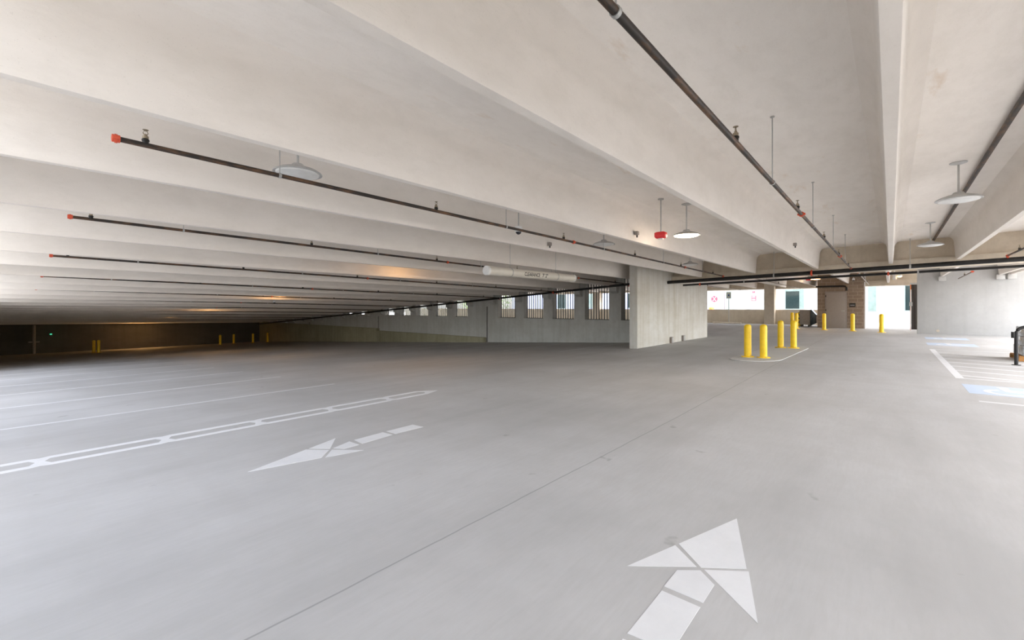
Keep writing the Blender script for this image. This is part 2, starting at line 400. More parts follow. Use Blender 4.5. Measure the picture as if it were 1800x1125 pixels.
mark('direction_arrow', [('arrowhead_panel', [(1.34,4.18),(1.93,4.4),(2.08,4.215),(1.92,4.05)]), ('arrowhead_panel', [(1.965,4.41),(2.31,4.54),(2.1,4.24)]), ('arrowhead_panel', [(2.1,4.2),(2.3,3.95),(1.95,4.03)]),
    ('shaft_panel', [(2.13,4.235),(2.35,4.32),(2.36,4.14),(2.19,4.13)]), ('shaft_panel', [(2.41,4.33),(2.77,4.35),(2.79,4.18),(2.4,4.15)]), ('shaft_panel', [(2.82,4.355),(3.19,4.36),(3.21,4.18),(2.83,4.19)])],
    M['white_paint'], 'white stencilled arrow beside the double line, pointing along the ramp entry', 'floor arrow')
# double stencilled line
polys = []
x0 = -1.1
st = .915; X = .177-st
while X < 4.6:
    a, e = X, min(X+st, 4.55)
    polys += [[(a+.07,5.975),(e-.07,5.975),(e-.07,6.055),(a+.07,6.055)], [(a+.07,5.72),(e-.07,5.72),(e-.07,5.80),(a+.07,5.80)]]
    if a > x0: polys.append([(a-.07,6.055),(a,6.03),(a+.07,6.055),(a+.07,5.975),(a+.03,5.89),(a+.07,5.80),(a+.07,5.72),(a,5.745),(a-.07,5.72),(a-.07,5.80),(a-.03,5.89),(a-.07,5.975)])
    if e >= 4.55: polys.append([(e-.07,6.055),(e+.03,6.0),(e+.24,5.84),(e-.07,5.72),(e-.07,5.80),(e-.01,5.87),(e-.01,5.91),(e-.07,5.975)])
    X += st
one_mark('double_line', polys, M['white_paint'], 'white double stencilled line crossing the floor at the start of the ramp', 'floor line')
ords = ['first','second','third','fourth','fifth','sixth','seventh','eighth','ninth','tenth','eleventh','twelfth','thirteenth','fourteenth','fifteenth','sixteenth','seventeenth','eighteenth','nineteenth','twentieth']
for k in range(14):
    Y = 8.3+2.6*k
    one_mark('stall_line', [[(-1.1,Y-.045),(4.2,Y-.045),(4.2,Y+.045),(-1.1,Y+.045)]], M['thin_paint'], f'thin white stall line down the ramp, {ords[k]} beyond the double line', 'stall line', 'stall lines on the open side of the ramp')
for k in range(8):
    Y = 8.6+2.6*k
    one_mark('stall_line', [[(12.4,Y-.045),(17.1,Y-.045),(17.1,Y+.045),(12.4,Y+.045)]], M['thin_paint'], f'faint stall line below the barred wall, {ords[k]} beyond the concrete pillar', 'stall line', 'stall lines below the barred wall')
one_mark('aisle_border', [[(11.85,-1.06),(18.6,-1.02),(18.6,-.9),(11.85,-.94)]], M['white_paint'], 'broad white line closing the hatched aisle near the black handrail', 'floor line')
for k, xx in enumerate((11.85, 18.5)):
    one_mark('aisle_edge_line', [[(xx,-5.4),(xx+.1,-5.4),(xx+.1,-1.0),(xx,-1.0)]], M['thin_paint'], ['white line edging the hatched aisle, on the side near the camera','white line edging the hatched aisle, on the side near the pale wall'][k], 'floor line')
for k in range(7):
    xx = 12.3+.85*k
    one_mark('hatch_stripe', [[(xx,-1.04),(xx+.13,-1.04),(xx-1.1,-5.4),(xx-1.23,-5.4)]], M['thin_paint'], f'slanting hatch stripe in the striped aisle, {ords[k]} from the near edge', 'hatch stripe', 'hatch stripes in the aisle')
one_mark('stall_line', [[(9.27,-5.4),(9.37,-5.4),(9.37,-.98),(9.27,-.98)]], M['thin_paint'], 'white stall line in front of the nearest blue accessible symbol', 'stall line')
def isa(x0, y0, s, label):
    t = thing('accessible_symbol', label, 'parking symbol', (0,0,0), 0, 'accessible parking symbols')
    P = lambda pts: [(x0+s*p[1], y0-s*p[0]) for p in pts]
    MB().plate(P([(0,0),(1,0),(1,1),(0,1)]), lambda x, y: floor_z(x, y)-.01, lambda x, y: floor_z(x, y)+.0014).build('blue_square', M['blue_paint'], t)
    b = MB(); z0 = lambda x, y: floor_z(x, y)-.005; z1 = lambda x, y: floor_z(x, y)+.0028
    b.plate(P([(.45+.07*math.cos(a), .86+.07*math.sin(a)) for a in [2*PI*i/14 for i in range(14)]]), z0, z1)
    b.plate(P([(.40,.76),(.50,.76),(.53,.45),(.43,.45)]), z0, z1); b.plate(P([(.48,.64),(.70,.64),(.70,.57),(.48,.57)]), z0, z1)
    b.plate(P([(.46,.50),(.70,.50),(.86,.20),(.78,.16),(.65,.42),(.46,.42)]), z0, z1)
    outer = [(.45+.27*math.cos(a), .35+.27*math.sin(a)) for a in [PI*.62+i*PI*1.15/10 for i in range(11)]]
    inner = [(.45+.19*math.cos(a), .35+.19*math.sin(a)) for a in [PI*.62+i*PI*1.15/10 for i in range(11)]]
    for i in range(10): b.plate(P([outer[i], outer[i+1], inner[i+1], inner[i]]), z0, z1)
    b.build('white_figure', M['white_paint'], t)
isa(10.05, -.95, 1.05, 'pale blue square with white wheelchair figure, nearest the camera by the handrail')
isa(20.3, -.95, 1.2, 'pale blue wheelchair square between the striped aisle and the pale wall')
isa(23.6, -1.05, 1.2, 'pale blue wheelchair square closest to the pale wall')
# bollard island
isl = [(12.35,3.12),(12.22,2.9),(12.3,2.5),(12.6,2.2),(12.9,2.1),(16.7,1.98),(17.3,2.1),(17.6,2.35),(17.5,2.75),(17.0,3.05),(12.6,3.25)]
one_mark('bollard_island', [isl], M['island'], 'low pale concrete patch with four yellow bollards on it', 'concrete island', lift=.012)

# ------------------------------------------------------------------ bollards
bol = thing('bollard', 'thick yellow bollard at the near end of the island, closest to the concrete pillar', 'bollard', (13.18,2.94,floor_z(13.18,2.94)+.012), 0, 'yellow bollards')
MB().lathe([(.088,0),(.088,.82),(.082,.85),(.06,.875),(.025,.888),(.002,.89)]).build('post', M['yellow'], bol)
MB().lathe([(.16,0),(.16,.012),(.15,.022),(.09,.026)]).build('base_plate', M['yellow'], bol)
for i in range(4):
    a = PI/4+i*PI/2
    MB().lathe([(.014,0),(.014,.018),(.002,.02)], (.125*math.cos(a),.125*math.sin(a),.02), 6).build('bolt', M['steel'], bol)
for x, y, dz, lb in [(13.18,2.56,.012,'thick yellow bollard at the near end of the island, beside the open driveway'),
        (16.6,2.73,.012,'yellow bollard at the far end of the island, on the pillar side'),
        (16.55,2.36,.012,'yellow bollard at the far end of the island, on the driveway side'),
        (29.79,4.32,0,'distant yellow bollard before the parapet, leftmost of three'),
        (28.86,3.98,0,'distant yellow bollard before the parapet, middle of three'),
        (32.74,4.35,0,'distant yellow bollard close to the parapet, next to the grey cabinet'),
        (28.59,2.69,0,'yellow bollard in front of the hinge side of the taupe door'),
        (27.91,1.45,0,'yellow bollard in front of the block wall with black plaque'),
        (27.36,.33,0,'yellow bollard standing in the bright gateway, partly sunlit'),
        (3.9,42.87,0,'dim yellow bollard in the dark ramp, first of the close pair'),
        (4.07,42.1,0,'dim yellow bollard in the dark ramp, second of the close pair'),
        (12.37,45.5,0,'dim yellow bollard on the dark ramp beside the amber glow'),
        (14.0,47.4,0,'dim yellow bollard on the dark ramp, second beyond the amber glow'),
        (15.2,46.0,0,'dim yellow bollard on the dark ramp under the red exit sign'),
        (16.5,46.0,0,'dim yellow bollard on the dark ramp nearest the white wall cabinet')]:
    dup(bol, lb, (x, y, floor_z(x, y)+dz))

# ------------------------------------------------------------------ sprinkler pipes
proto = {}
def head_mesh():
    b = MB()
    b.lathe([(.017,.05),(.021,.052),(.021,.072),(.013,.076),(.011,.088)], n=12)
    b.tube([(-.012,0,.086),(-.016,0,.10),(-.006,0,.118)], .0035, 6); b.tube([(.012,0,.086),(.016,0,.10),(.006,0,.118)], .0035, 6)
    b.lathe([(.006,.112),(.006,.120),(.020,.121),(.020,.125),(.004,.127)], n=12)
    return b
def fitting_mesh():
    b = MB(); b.lathe([(.020,.0),(.022,.03),(.026,.032),(.026,.044),(.018,.052)], n=12); return b
def coupling(r):
    return MB().lathe_x([(r*.9,-.026),(r*1.4,-.024),(r*1.4,-.010),(r*1.65,-.008),(r*1.65,.008),(r*1.4,.010),(r*1.4,.024),(r*.9,.026)], n=14).box(-.02,.02,r*1.2,r*2.1,-.012,.012).box(-.02,.02,-r*2.1,-r*1.2,-.012,.012)
HEADX = [.72, 3.72, 6.72, 9.7, 12.7, 15.7]; HANGX = [1.75, 5.12, 8.2, 11.4, 14.6]
def branch(Y, X0, zn, zf, X1, r, label, heads=HEADX, hangs=HANGX, coups=(7.05, 13.0), cap=True, m='pipe', end_red=True, flip=False):
    z = lambda X: zn+(zf-zn)*(X/17.0)
    t = thing('sprinkler_pipe', label, 'sprinkler pipe', (X0, Y, E+z(X0)), 0, 'sprinkler branch pipes under the ceiling')
    L = lambda X: (X-X0, 0, z(X)-z(X0))
    MB().tube([L(X0), L((X0+X1)/2), L(X1)], r, 14).build('pipe', M[m], t)
    for X in heads:
        if not (X0 < X < X1): continue
        p = L(X)
        if 'fit' not in proto:
            f = fitting_mesh().build('fitting', M['black_pipe'], t, p); h = head_mesh().build('sprinkler_head', M['brass'], f); proto['fit'], proto['head'] = f, h
        else:
            f = share(proto['fit'], t, p); share(proto['head'], f, (0,0,0))
    cs = [(X, 'coupling') for X in coups]
    if cap: cs.append((X0, 'end_cap'))
    for X, nm in cs:
        if X0 <= X <= X1: coupling(r).build(nm, M['red'], t, L(X))
    if end_red:
        e = MB().lathe_x([(r*1.2,-.06),(r*1.5,-.055),(r*1.5,.05),(r*1.2,.055)], n=14); e.tube([(0,0,0),(0,0,-.10)], r*1.1, 12); e.build('elbow', M['red'], t, L(X1))
    for X in hangs:
        if not (X0 < X < X1): continue
        p = L(X); top = soffit_z(X, Y)-(E+z(X))
        ro = MB().tube([(0,0,r), (0,0,top)], .0055, 6).lathe([(.02,top-.012),(.02,top)], n=8).build('hanger_rod', M['steel'], t, p)
        MB().lathe_x([(r*1.12,-.012),(r*1.25,-.012),(r*1.25,.012),(r*1.12,.012)], n=14).build('clamp', M['steel'], ro)
    return t
branch(.915, .3, 1.315, 1.19, 16.88, .021, 'rusty sprinkler pipe overhead beside the stem above the camera, nearest of all')
branch(4.57, .54, 1.325, 1.125, 16.88, .021, 'rusty sprinkler pipe with red end cap, passing in front of a grey disc lamp')
branch(8.23, .52, 1.21, .96, 16.88, .021, 'black sprinkler pipe with red end cap, running behind the clearance bar')
for k in range(10):
    Y = 11.89+3.658*k
    branch(Y, .5, lerp_tab(NEAR, Y)+.10, lerp_tab(FAR, Y)-.03, 16.88, .021, f'thin black sprinkler pipe over the ramp, {ords[k]} beyond the clearance bar', heads=HEADX if k < 3 else (), hangs=HANGX if k < 4 else HANGX[::2], end_red=k < 3, cap=k < 4, coups=(7.05,) if k < 5 else ())
branch(-.93, -1.0, 1.95, 1.92, 17.3, .028, 'plain dark pipe tight under the ceiling slab beside the two grey disc lamps', heads=(), hangs=(), coups=(), cap=False, end_red=False)
branch(-2.28, 8.0, 1.36, 1.33, 16.88, .021, 'short view of a black sprinkler pipe meeting the main beyond the last stem', heads=(15.5, 12.5), hangs=(14.6,), coups=(), cap=False)
for Y, xa, xb, lb in ((-2.24, 22.9, 27.2, 'sprinkler pipe with red end in front of the pale wall'), (.915, 20.5, 30.9, 'bronze sprinkler pipe in the rear bay before the gateway'), (4.57, 19.0, 34.8, 'bronze sprinkler pipe in the rear bay before the rear column'), (8.23, 19.0, 34.8, 'bronze sprinkler pipe in the rear bay beside the pillar')):
    t = thing('sprinkler_pipe', lb, 'sprinkler pipe', (xa, Y, E+1.29), 0, 'sprinkler branch pipes in the rear bay')
    MB().tube([(0,0,0),(xb-xa,0,-.04)], .021, 10).build('pipe', M['brown_pipe'], t); coupling(.024).build('end_cap', M['red'], t, (0,0,0))
    for X in (2.2, 5.2, 8.2):
        if X < xb-xa:
            f = share(proto['fit'], t, (X,0,-.01)); share(proto['head'], f, (0,0,0))
            MB().tube([(0,0,0),(0,0,.70)], .0055, 6).build('hanger_rod', M['steel'], t, (X-.7,0,0))

# mains along the girder and along the barred wall
def main_pipe(name, label, pts, r, m, coups=(), hang=(), htop=.5):
    o = Vector(pts[0]); t = thing(name, label, 'water pipe', tuple(o))
    MB().tube([Vector(p)-o for p in pts], r, 16).build('pipe', M[m], t)
    A, B = Vector(pts[0]), Vector(pts[-1])
    for f in coups:
        c = coupling(r).build('coupling', M['red'], t, tuple((B-A)*f), PI/2)
    for f in hang:
        p = (B-A)*f
        ro = MB().tube([(0,0,-r),(0,0,htop)], .009, 6).build('hanger_rod', M['steel'], t, tuple(p))
        MB().lathe_x([(r*1.05,-.02),(r*1.15,-.02),(r*1.15,.02),(r*1.05,.02)], n=14).build('clamp', M['steel'], ro, None, PI/2)
    return t
zg = lambda Y: E+1.158-.0285*Y
main_pipe('fire_main', 'thick black fire main running along the concrete girder', [(16.9,6.6,zg(6.6)),(16.9,2,zg(2)),(16.9,-5.1,zg(-5.1))], .062, 'black_pipe', (.40,), (.31, .60), .8)
zt = lambda Y: E+1.085-.024*Y
main_pipe('drain_pipe', 'thin black pipe just behind the girder, parallel to the fire main', [(18.6,6.62,zt(6.62)),(18.6,-5.1,zt(-5.1))], .04, 'black_pipe', (.06, .56), (.2, .62), .7)
zw = lambda Y: E+.955-.0655*(Y-8.2)
main_pipe('fire_main', 'black fire main sloping down along the barred wall', [(16.85,6.92,zw(6.92)),(16.85,20,zw(20)),(16.85,49.5,zw(49.5))], .05, 'black_pipe', (.12,), (.07,.2,.33), .8)
o = main_pipe('elbow_pipe', 'black pipe with an elbow above the taupe door', [(30.87,3.3,E+1.19),(30.87,2.2,E+1.19),(30.87,2.0,E+1.19),(30.87,1.92,E+1.17),(30.87,1.88,E+1.10),(30.87,1.87,E+.93)], .05, 'black_pipe')
main_pipe('brace_pipe', 'short slanting bronze brace pipe against the block wall', [(30.8,1.55,E+1.72),(30.8,1.05,E+1.40)], .022, 'brown_pipe')

# ------------------------------------------------------------------ lamps
def lamp(loc, drop, lens, label, warm=0, lightcol=(1,.75,.5), energy=0):
    t = thing('ceiling_lamp', label, 'lamp', loc, 0, 'disc lamps hanging from the ceiling')
    MB().lathe([(.09,0),(.09,-.012),(.03,-.03),(.014,-.032)], n=16).build('canopy_plate', M['lampgrey'], t)
    MB().lathe([(.012,-.01),(.012,-drop+.06)], n=10).build('pole', M['lampgrey'], t)
    MB().lathe([(.014,.075),(.05,.07),(.065,.05),(.07,.035),(.12,.028),(.19,.005),(.235,-.022),(.24,-.034),(.228,-.036),(.215,-.03)], (0,0,-drop), 32).build('housing', M['lampgrey'], t)
    MB().lathe([(.214,-.028),(.205,-.045),(.15,-.058),(.08,-.064),(.002,-.066)], (0,0,-drop), 32).build('lens', M[lens], t)
    if energy:
        l = bpy.data.lights.new('lamp_glow', 'POINT'); l.energy = energy; l.color = lightcol; l.shadow_soft_size = .12
        lo = bpy.data.objects.new('lamp_glow', l); COL.objects.link(lo); lo.parent = t; lo.location = (0,0,-drop-.13)
    return t
def lamp_at(X, Y, ez, lens, label, **k):
    zs = soffit_z(X, Y); lamp((X, Y, zs), zs-(E+ez), lens, label, **k)
lamp_at(8.5, -.70, 1.50, 'lens_off', 'unlit grey disc lamp, nearer of the two beside the overhead stem')
lamp_at(14.1, -.70, 1.48, 'lens_off', 'unlit grey disc lamp, farther of the two, close to the girder')
lamp_at(8.2, 2.85, 1.36, 'lens_warm', 'glowing warm disc lamp beside the red alarm horn', energy=8, lightcol=(1,.8,.6))
lamp_at(2.0, 4.75, 1.45, 'lens_off', 'unlit grey disc lamp behind the rusty pipe near its red end cap')
lamp_at(8.54, 4.75, 1.41, 'lens_off', 'unlit grey disc lamp behind the rusty pipe above the clearance bar end')
lamp_at(13.9, 4.72, 1.36, 'lens_off', 'unlit grey disc lamp above the concrete pillar')
for k, Y in enumerate((10.1, 19.3, 28.4, 38.4, 48.0)):
    lamp_at(7.4, Y, stem_z(7.4, Y)-E+.26, 'lens_orange', f'amber lit disc lamp between ceiling stems over the ramp, {ords[k]} from the camera', energy=[9,11,12,10,45][k], lightcol=(1,.55,.2))
lamp_at(27.9, 3.0, 1.52, 'lens_orange', 'amber lit disc lamp in front of the block wall corner', energy=8, lightcol=(1,.6,.3))
t = thing('gate_lamp', 'small glowing warm lamp hanging at the gateway', 'lamp', (29.3,-.34,E+1.99))
MB().tube([(0,0,0),(0,0,-.35)], .008, 8).build('pole', M['lampgrey'], t)
MB().lathe([(.03,-.33),(.09,-.37),(.10,-.42),(.02,-.43)]).build('housing', M['lampgrey'], t); MB().lathe([(.098,-.42),(.08,-.47),(.002,-.49)]).build('lens', M['lens_orange'], t)
t = thing('gate_sensor', 'pale cylinder hanging on a pole at the gateway', 'sensor', (29.3,-.15,E+1.99))
MB().tube([(0,0,0),(0,0,-.26)], .02, 8).build('pole', M['white'], t); MB().lathe([(.06,-.26),(.085,-.28),(.085,-.58),(.06,-.6)]).build('body', M['bracket'], t)

# alarm horns, cameras
def horn(loc, drop, label):
    t = thing('alarm_horn', label, 'alarm', loc, 0, 'red alarm horns')
    MB().lathe([(.05,0),(.05,-.02),(.012,-.022)], n=12).build('canopy_plate', M['steel'], t)
    MB().lathe([(.011,-.01),(.011,-drop+.1)], n=8).build('pole', M['steel'], t)
    MB().loft([[(x*s, y*s, z) for x, y in ((-.06,-.095),(.06,-.095),(.06,.095),(-.06,.095))] for s, z in ((.6,-drop+.115),(1,-drop+.10),(1,-drop+.03),(.8,-drop))]).build('body', M['alarm_red'], t, bev=.008)
    MB().box(-.03,.03,-.04,.04,-drop-.018,-drop+.002).build('strobe_lens', M['lens_off'], t, bev=.006)
    return t
horn((7.5,3.05,soffit_z(7.5,3.05)), soffit_z(7.5,3.05)-E-1.21, 'red alarm horn on a pole beside the glowing lamp')
horn((26.1,3.1,E+1.99), .66, 'small red alarm horn in the rear bay beside the amber lamp')
def dome(loc, drop, label, pole=True):
    t = thing('dome_camera', label, 'security camera', loc, 0, 'white dome cameras')
    if pole: MB().lathe([(.035,0),(.035,-.015),(.009,-.016),(.009,-drop+.03)], n=10).build('pole', M['steel'], t)
    MB().lathe([(.01,.055),(.05,.05),(.062,.035),(.064,-.03),(.056,-.045),(.045,-.047)], (0,0,-drop), 20).build('housing', M['white'], t)
    MB().lathe([(.05,-.035),(.047,-.055),(.035,-.076),(.015,-.088),(.001,-.09)], (0,0,-drop), 18).build('dome', M['glass_black'], t)
    return t
dome((5.6,4.72,soffit_z(5.6,4.72)), soffit_z(5.6,4.72)-E-1.31, 'white dome camera hanging in front of the rusty sprinkler pipe')
dome((8.0,21.5,soffit_z(8,21.5)), soffit_z(8,21.5)-stem_z(8,21.5)-.02, 'tiny white dome camera hanging deep over the ramp')
t = dome((30.78,1.56,E+1.62), .07, 'white dome camera on the block wall above the plaque', pole=False)
MB().box(-.03,.23,-.03,.03,-.03,.03).build('wall_arm', M['white'], t)

for X, Y, z, lb in ((7.6, 3.56, E+1.37, 'small grey conduit stub on the stem face above the red alarm horn'), (12.3, 1.74, E+1.50, 'small grey conduit stub on the stem face nearest the girder'), (7.4, 5.40, E+1.32, 'tiny dark conduit stub on the stem face beside the dome camera')):
    t = thing('conduit_stub', lb, 'conduit', (X, Y, z), 0, 'conduit stubs on the stems')
    MB().box(-.035,.035,-.05,.02,-.035,.035).build('box', M['frame_grey'], t, bev=.006); MB().tube([(0,-.02,-.03),(0,-.02,-.08)], .014, 10).build('stub', M['black'], t)
# ------------------------------------------------------------------ clearance bar
t = thing('clearance_bar', 'cream clearance tube hung across the ramp entry with black lettering', 'clearance bar', (6.9,6.75,E+.815))
L = 3.5; R = .102
MB().lathe_x([(R,0),(R,L)], n=32).build('tube', M['cream'], t)
MB().lathe_x([(R*.5,-.012),(R*1.0,-.012),(R*1.06,-.002),(R*1.06,.05),(R*1.0,.055)], n=32).build('end_cap', M['white'], t)
MB().lathe_x([(R*1.0,L-.055),(R*1.06,L-.05),(R*1.06,L+.002),(R*1.0,L+.012),(R*.5,L+.012)], n=32).build('end_cap', M['white'], t)
for x in (.80, 2.65):
    top = soffit_z(6.9+x, 6.75)-E-.815
    c = MB().lathe_x([(R*1.02,-.015),(R*1.05,-.015),(R*1.05,.015),(R*1.02,.015)], (x,0,0), 24).build('strap', M['steel'], t)
    MB().tube([(x,0,R),(x,0,top)], .006, 6).build('chain', M['steel'], c)
def text_mesh(txt, size):
    cu = bpy.data.curves.new('t', 'FONT'); cu.body = txt; cu.size = size; cu.resolution_u = 3; cu.extrude = 0; cu.offset = .0032
    o = bpy.data.objects.new('t', cu); COL.objects.link(o); bpy.context.view_layer.update()
    me = bpy.data.meshes.new_from_object(o.evaluated_get(bpy.context.evaluated_depsgraph_get()))
    bpy.data.objects.remove(o); bpy.data.curves.remove(cu)
    return me
for txt, x0, size, nm in (('CLEARANCE', 1.22, .125, 'lettering'), ("7' 2\"", 1.93, .125, 'lettering')):
    me = text_mesh(txt, size); bm = bmesh.new(); bm.from_mesh(me)
    for k in range(-3, 16):
        g = bm.verts[:]+bm.edges[:]+bm.faces[:]
        bmesh.ops.bisect_plane(bm, geom=g, plane_co=(0,k*.01,0), plane_no=(0,1,0))
    xs = [v.co.x for v in bm.verts]; w = max(xs)
    k = (.61/w) if txt == 'CLEARANCE' else (.24/w)
    for v in bm.verts:
        a = (v.co.y-.055)/R
        v.co = Vector((x0+v.co.x*k, -(R+.0015)*math.cos(a), (R+.0015)*math.sin(a)))
    bm.to_mesh(me); bm.free(); me.materials.append(M['black'])
    o = bpy.data.objects.new(nm, me); COL.objects.link(o); o.parent = t

# ------------------------------------------------------------------ grilles in the barred openings
BAR = MB().box(-.014,.014,-.014,.014,0,1)
bar0 = None
for k, y in enumerate(OPEN[:16]):
    top = soffit_z(17.4, y)-.14-SILL
    t = thing('window_grille', f'dark barred grille in the concrete wall opening, {ords[k]} from the pillar', 'grille', (17.66,y,SILL), 0, 'barred grilles in the long wall')
    for z in (.012, max(.3, top-.03)):
        MB().box(-.012,.012,-HW+.004,HW-.004,z-.012,z+.012).build('rail', M['grille'], t)
    if top > .5:
        for i in range(9):
            yy = -HW+.07+i*(2*HW-.14)/8
            if bar0 is None: bar0 = BAR.build('bar', M['grille'], t, (0,yy,.01)); c = bar0
            else: c = share(bar0, t, (0,yy,.01))
            c.scale = (1,1,top-.03)

# ------------------------------------------------------------------ small things at walls and rear
for x, lb in ((17.2, 'small grey box at the foot of the pillar, nearer the ramp'), (18.5, 'small grey box at the foot of the pillar, nearer its far edge')):
    t = thing('junction_box', lb, 'box', (x,6.6,floor_z(x,6.5)+.0), 0, 'grey boxes at the pillar foot')
    MB().box(-.10,.10,-.09,0,0,.24).build('body', M['frame_grey'], t, bev=.01); MB().box(-.085,.085,-.10,-.088,.02,.22).build('lid', M['steel'], t, bev=.004)
t = thing('door_plaque', 'small black plaque with grey lettering on the block wall', 'plaque', (30.99,1.62,E+.12))
MB().box(-.015,.01,-.14,.14,-.11,.11).build('panel', M['black'], t, bev=.004); MB().box(-.02,-.01,-.10,.10,-.035,.015).build('text_bar', M['grey_text'], t)
t = thing('sign_post', 'slim steel post carrying a pale parking sign before the parapet', 'sign', (34.7,9.0,rise(34.7,9)))
MB().tube([(0,0,0),(0,0,2.1)], .025, 8).build('post', M['steel'], t)
s_ = MB().box(-.035,-.025,-.16,.16,1.83,2.30).build('sign_panel', M['sign_pale'], t, bev=.003); MB().box(-.04,-.034,-.05,.05,2.0,2.13).build('blue_square', M['sign_blue'], s_)
t = thing('wheel_stop', 'long low concrete wheel stop lying before the parapet', 'wheel stop', (34.2,9.0,rise(34.2,9)))
MB().loft([[(-.12,y,0),(.12,y,0),(.09,y,.11),(-.09,y,.11)] for y in (-.95,.95)]).build('block', M['tan'], t, bev=.015)
t = thing('metal_cabinet', 'tan metal cabinet with dark flared side beside the block wall', 'cabinet', (32.2,3.8,floor_z(32.2,3.8)), 0)
MB().box(-.45,.35,-.12,.42,.12,1.02).build('body', M['bin'], t, bev=.02)
MB().hexa([(-.44,-.12,.06),(.34,-.12,.06),(.34,-.16,1.06),(-.44,-.16,1.06),(-.40,-.42,.22),(.34,-.42,.22),(.34,-.42,.72),(-.40,-.42,.72)]).build('flared_side', M['glass_dark'], t)
for z in (.28,.5,.72):
    MB().tube([(-.3,.42,z),(-.3,.50,z),(-.12,.50,z),(-.12,.42,z)], .035, 8).build('handle', M['black'], t)
for x, y in ((-.35,-.05),(.25,-.05),(-.35,.35),(.25,.35)):
    MB().tube([(x-.02,y,.06),(x+.02,y,.06)], .06, 12).build('wheel', M['black'], t)
# folded gate at the opening
t = thing('folding_gate', 'dark brown folded gate stacked against the end of the pale wall', 'gate', (30.7,-.98,rise(30,-1)))
for i, y in enumerate((.13,.02,-.09,-.20)):
    MB().box(-.05,.05,y-.054,y+.054,.03,2.36).build('gate_panel', M['dark'], t, bev=.01)
MB().box(-.07,.07,.18,.215,0,2.4).build('guide_track', M['orange'], t); MB().box(-.08,.08,-.28,.22,2.36,2.45).build('top_bracket', M['steel'], t)
t = thing('electric_conduit', 'pale conduit curving down the edge of the gateway', 'conduit', (30.6,-.79,rise(30,0)))
MB().tube([(0,0,.02),(0,0,2.1)], .018, 8).build('conduit', M['white'], t); MB().box(-.05,.02,-.06,.06,1.25,1.45).build('switch_box', M['steel'], t)
# cabinet, exit sign, panel in the dark
t = thing('extinguisher_cabinet', 'small white cabinet on the dark far wall beside the ramp', 'cabinet', (17.44,42.4,E-2.35))
MB().box(-.18,0,-.22,.22,0,.66).build('body', M['white'], t, bev=.01); MB().box(-.19,-.175,-.16,.16,.06,.6).build('door', M['lens_off'], t)
t = thing('exit_sign', 'red lit exit sign hanging in the dark end of the ramp', 'exit sign', (15.0,46.5,E-1.0))
MB().box(-.24,.24,-.03,.03,-.14,.14).build('sign_case', M['black'], t)
MB().box(-.2,.2,-.036,-.028,-.06,.06).build('lit_panel', M['led_red'], t)
MB().tube([(0,0,.14),(0,0,.5)], .01, 6).build('pole', M['steel'], t)
t = thing('indicator_light', 'green indicator light on the dark far wall', 'indicator light', (2.1,50.28,E-2.15))
MB().box(-.1,.1,-.06,0,-.12,.12).build('case', M['dark'], t); MB().lathe([(.06,0),(.06,.02),(.001,.03)], (0,-.09,0)).build('lens', M['led_green'], t)
t = thing('stand_pipe', 'grey vertical standpipe against the dark far wall', 'water pipe', (1.2,50.05,floor_z(1.2,50)))
MB().tube([(0,0,0),(0,0,2.2)], .09, 12).build('pipe', M['frame_grey'], t); MB().tube([(-.3,0,.9),(.3,0,.9)], .05, 10).build('valve', M['frame_grey'], t)
# handrail and wrapped pallet at the edge of the picture
zr = floor_z(15.1,-2.2)
t = thing('handrail', 'black tubular handrail loop standing on the floor at the picture edge', 'handrail', (15.1,-2.17,zr))
pts = [(0,0,0),(0,0,.72)]+[(0,-.16+.16*math.cos(a),.72+.16*math.sin(a)) for a in [PI/2*i/6 for i in range(1,7)]]+[(0,-1.5,.88)]
MB().tube(pts, .033, 12).build('rail', M['handrail'], t); MB().tube([(0,-1.46,.88),(0,-1.46,0)], .033, 12).build('rail_post', M['handrail'], t)
MB().lathe([(.075,0),(.075,.012),(.04,.014)], n=14).build('foot_plate', M['handrail'], t)
MB().tube([(0,.045,.62),(0,.045,.76)], .035, 10).build('lock_box', M['black'], t)
t = thing('wooden_pallet', 'orange brown wooden pallet behind the black handrail', 'pallet', (16.6,-2.95,floor_z(16.6,-3)))
for x in (-.5,0,.5): MB().box(x-.06,x+.06,-.6,.6,0,.10).build('runner', M['wood'], t)
for i in range(6): MB().box(-.56,.56,-.6+i*.21,-.6+i*.21+.14,.10,.125).build('deck_board', M['wood'], t)
t = thing('wrapped_boxes', 'plastic wrapped stack of boxes on the wooden pallet', 'wrapped load', (16.6,-2.95,floor_z(16.6,-3)+.125))
b = MB()
for i, (w, h0, h1) in enumerate(((.54,0,.24),(.52,.245,.46),(.50,.465,.70))): b.box(-w,w,-w,w,h0,h1)
b.build('boxes', M['wrap'], t, bev=.02)

# ------------------------------------------------------------------ outdoors: building, trees, barrel
t = thing('building', 'white rendered building across the bright yard', 'building', (46,0,gz))
MB().box(0,8,-14,12.3,0,9).build('wall', M['bld_white'], t)
MB().box(-.02,8,12.32,18,0,9).build('shaded_wall', M['bld_shade'], t); MB().box(0,8,18.02,40,0,7).build('blue_wall', M['bld_blue'], t)
zz = E-gz
def win(y0, y1, z0, z1, glass='glass_dark', name='window', bars=1):
    w = MB().box(-.06,.02,y0,y1,z0,z1).build(name, M['alu'], t)
    n = bars+1
    for i in range(n):
        a = y0+.05+(y1-y0-.06)*i/n
        MB().box(-.075,-.05,a,a+(y1-y0-.06)/n-.04,z0+.06,z1-.06).build('pane', M[glass], w)
    return w
w = win(5.75, 7.21, zz-.2, zz+1.80, 'glass_green', bars=0)
MB().box(-.09,-.07,6.12,7.15,zz-.13,zz+1.42).build('pane', M['glass_dark'], w)
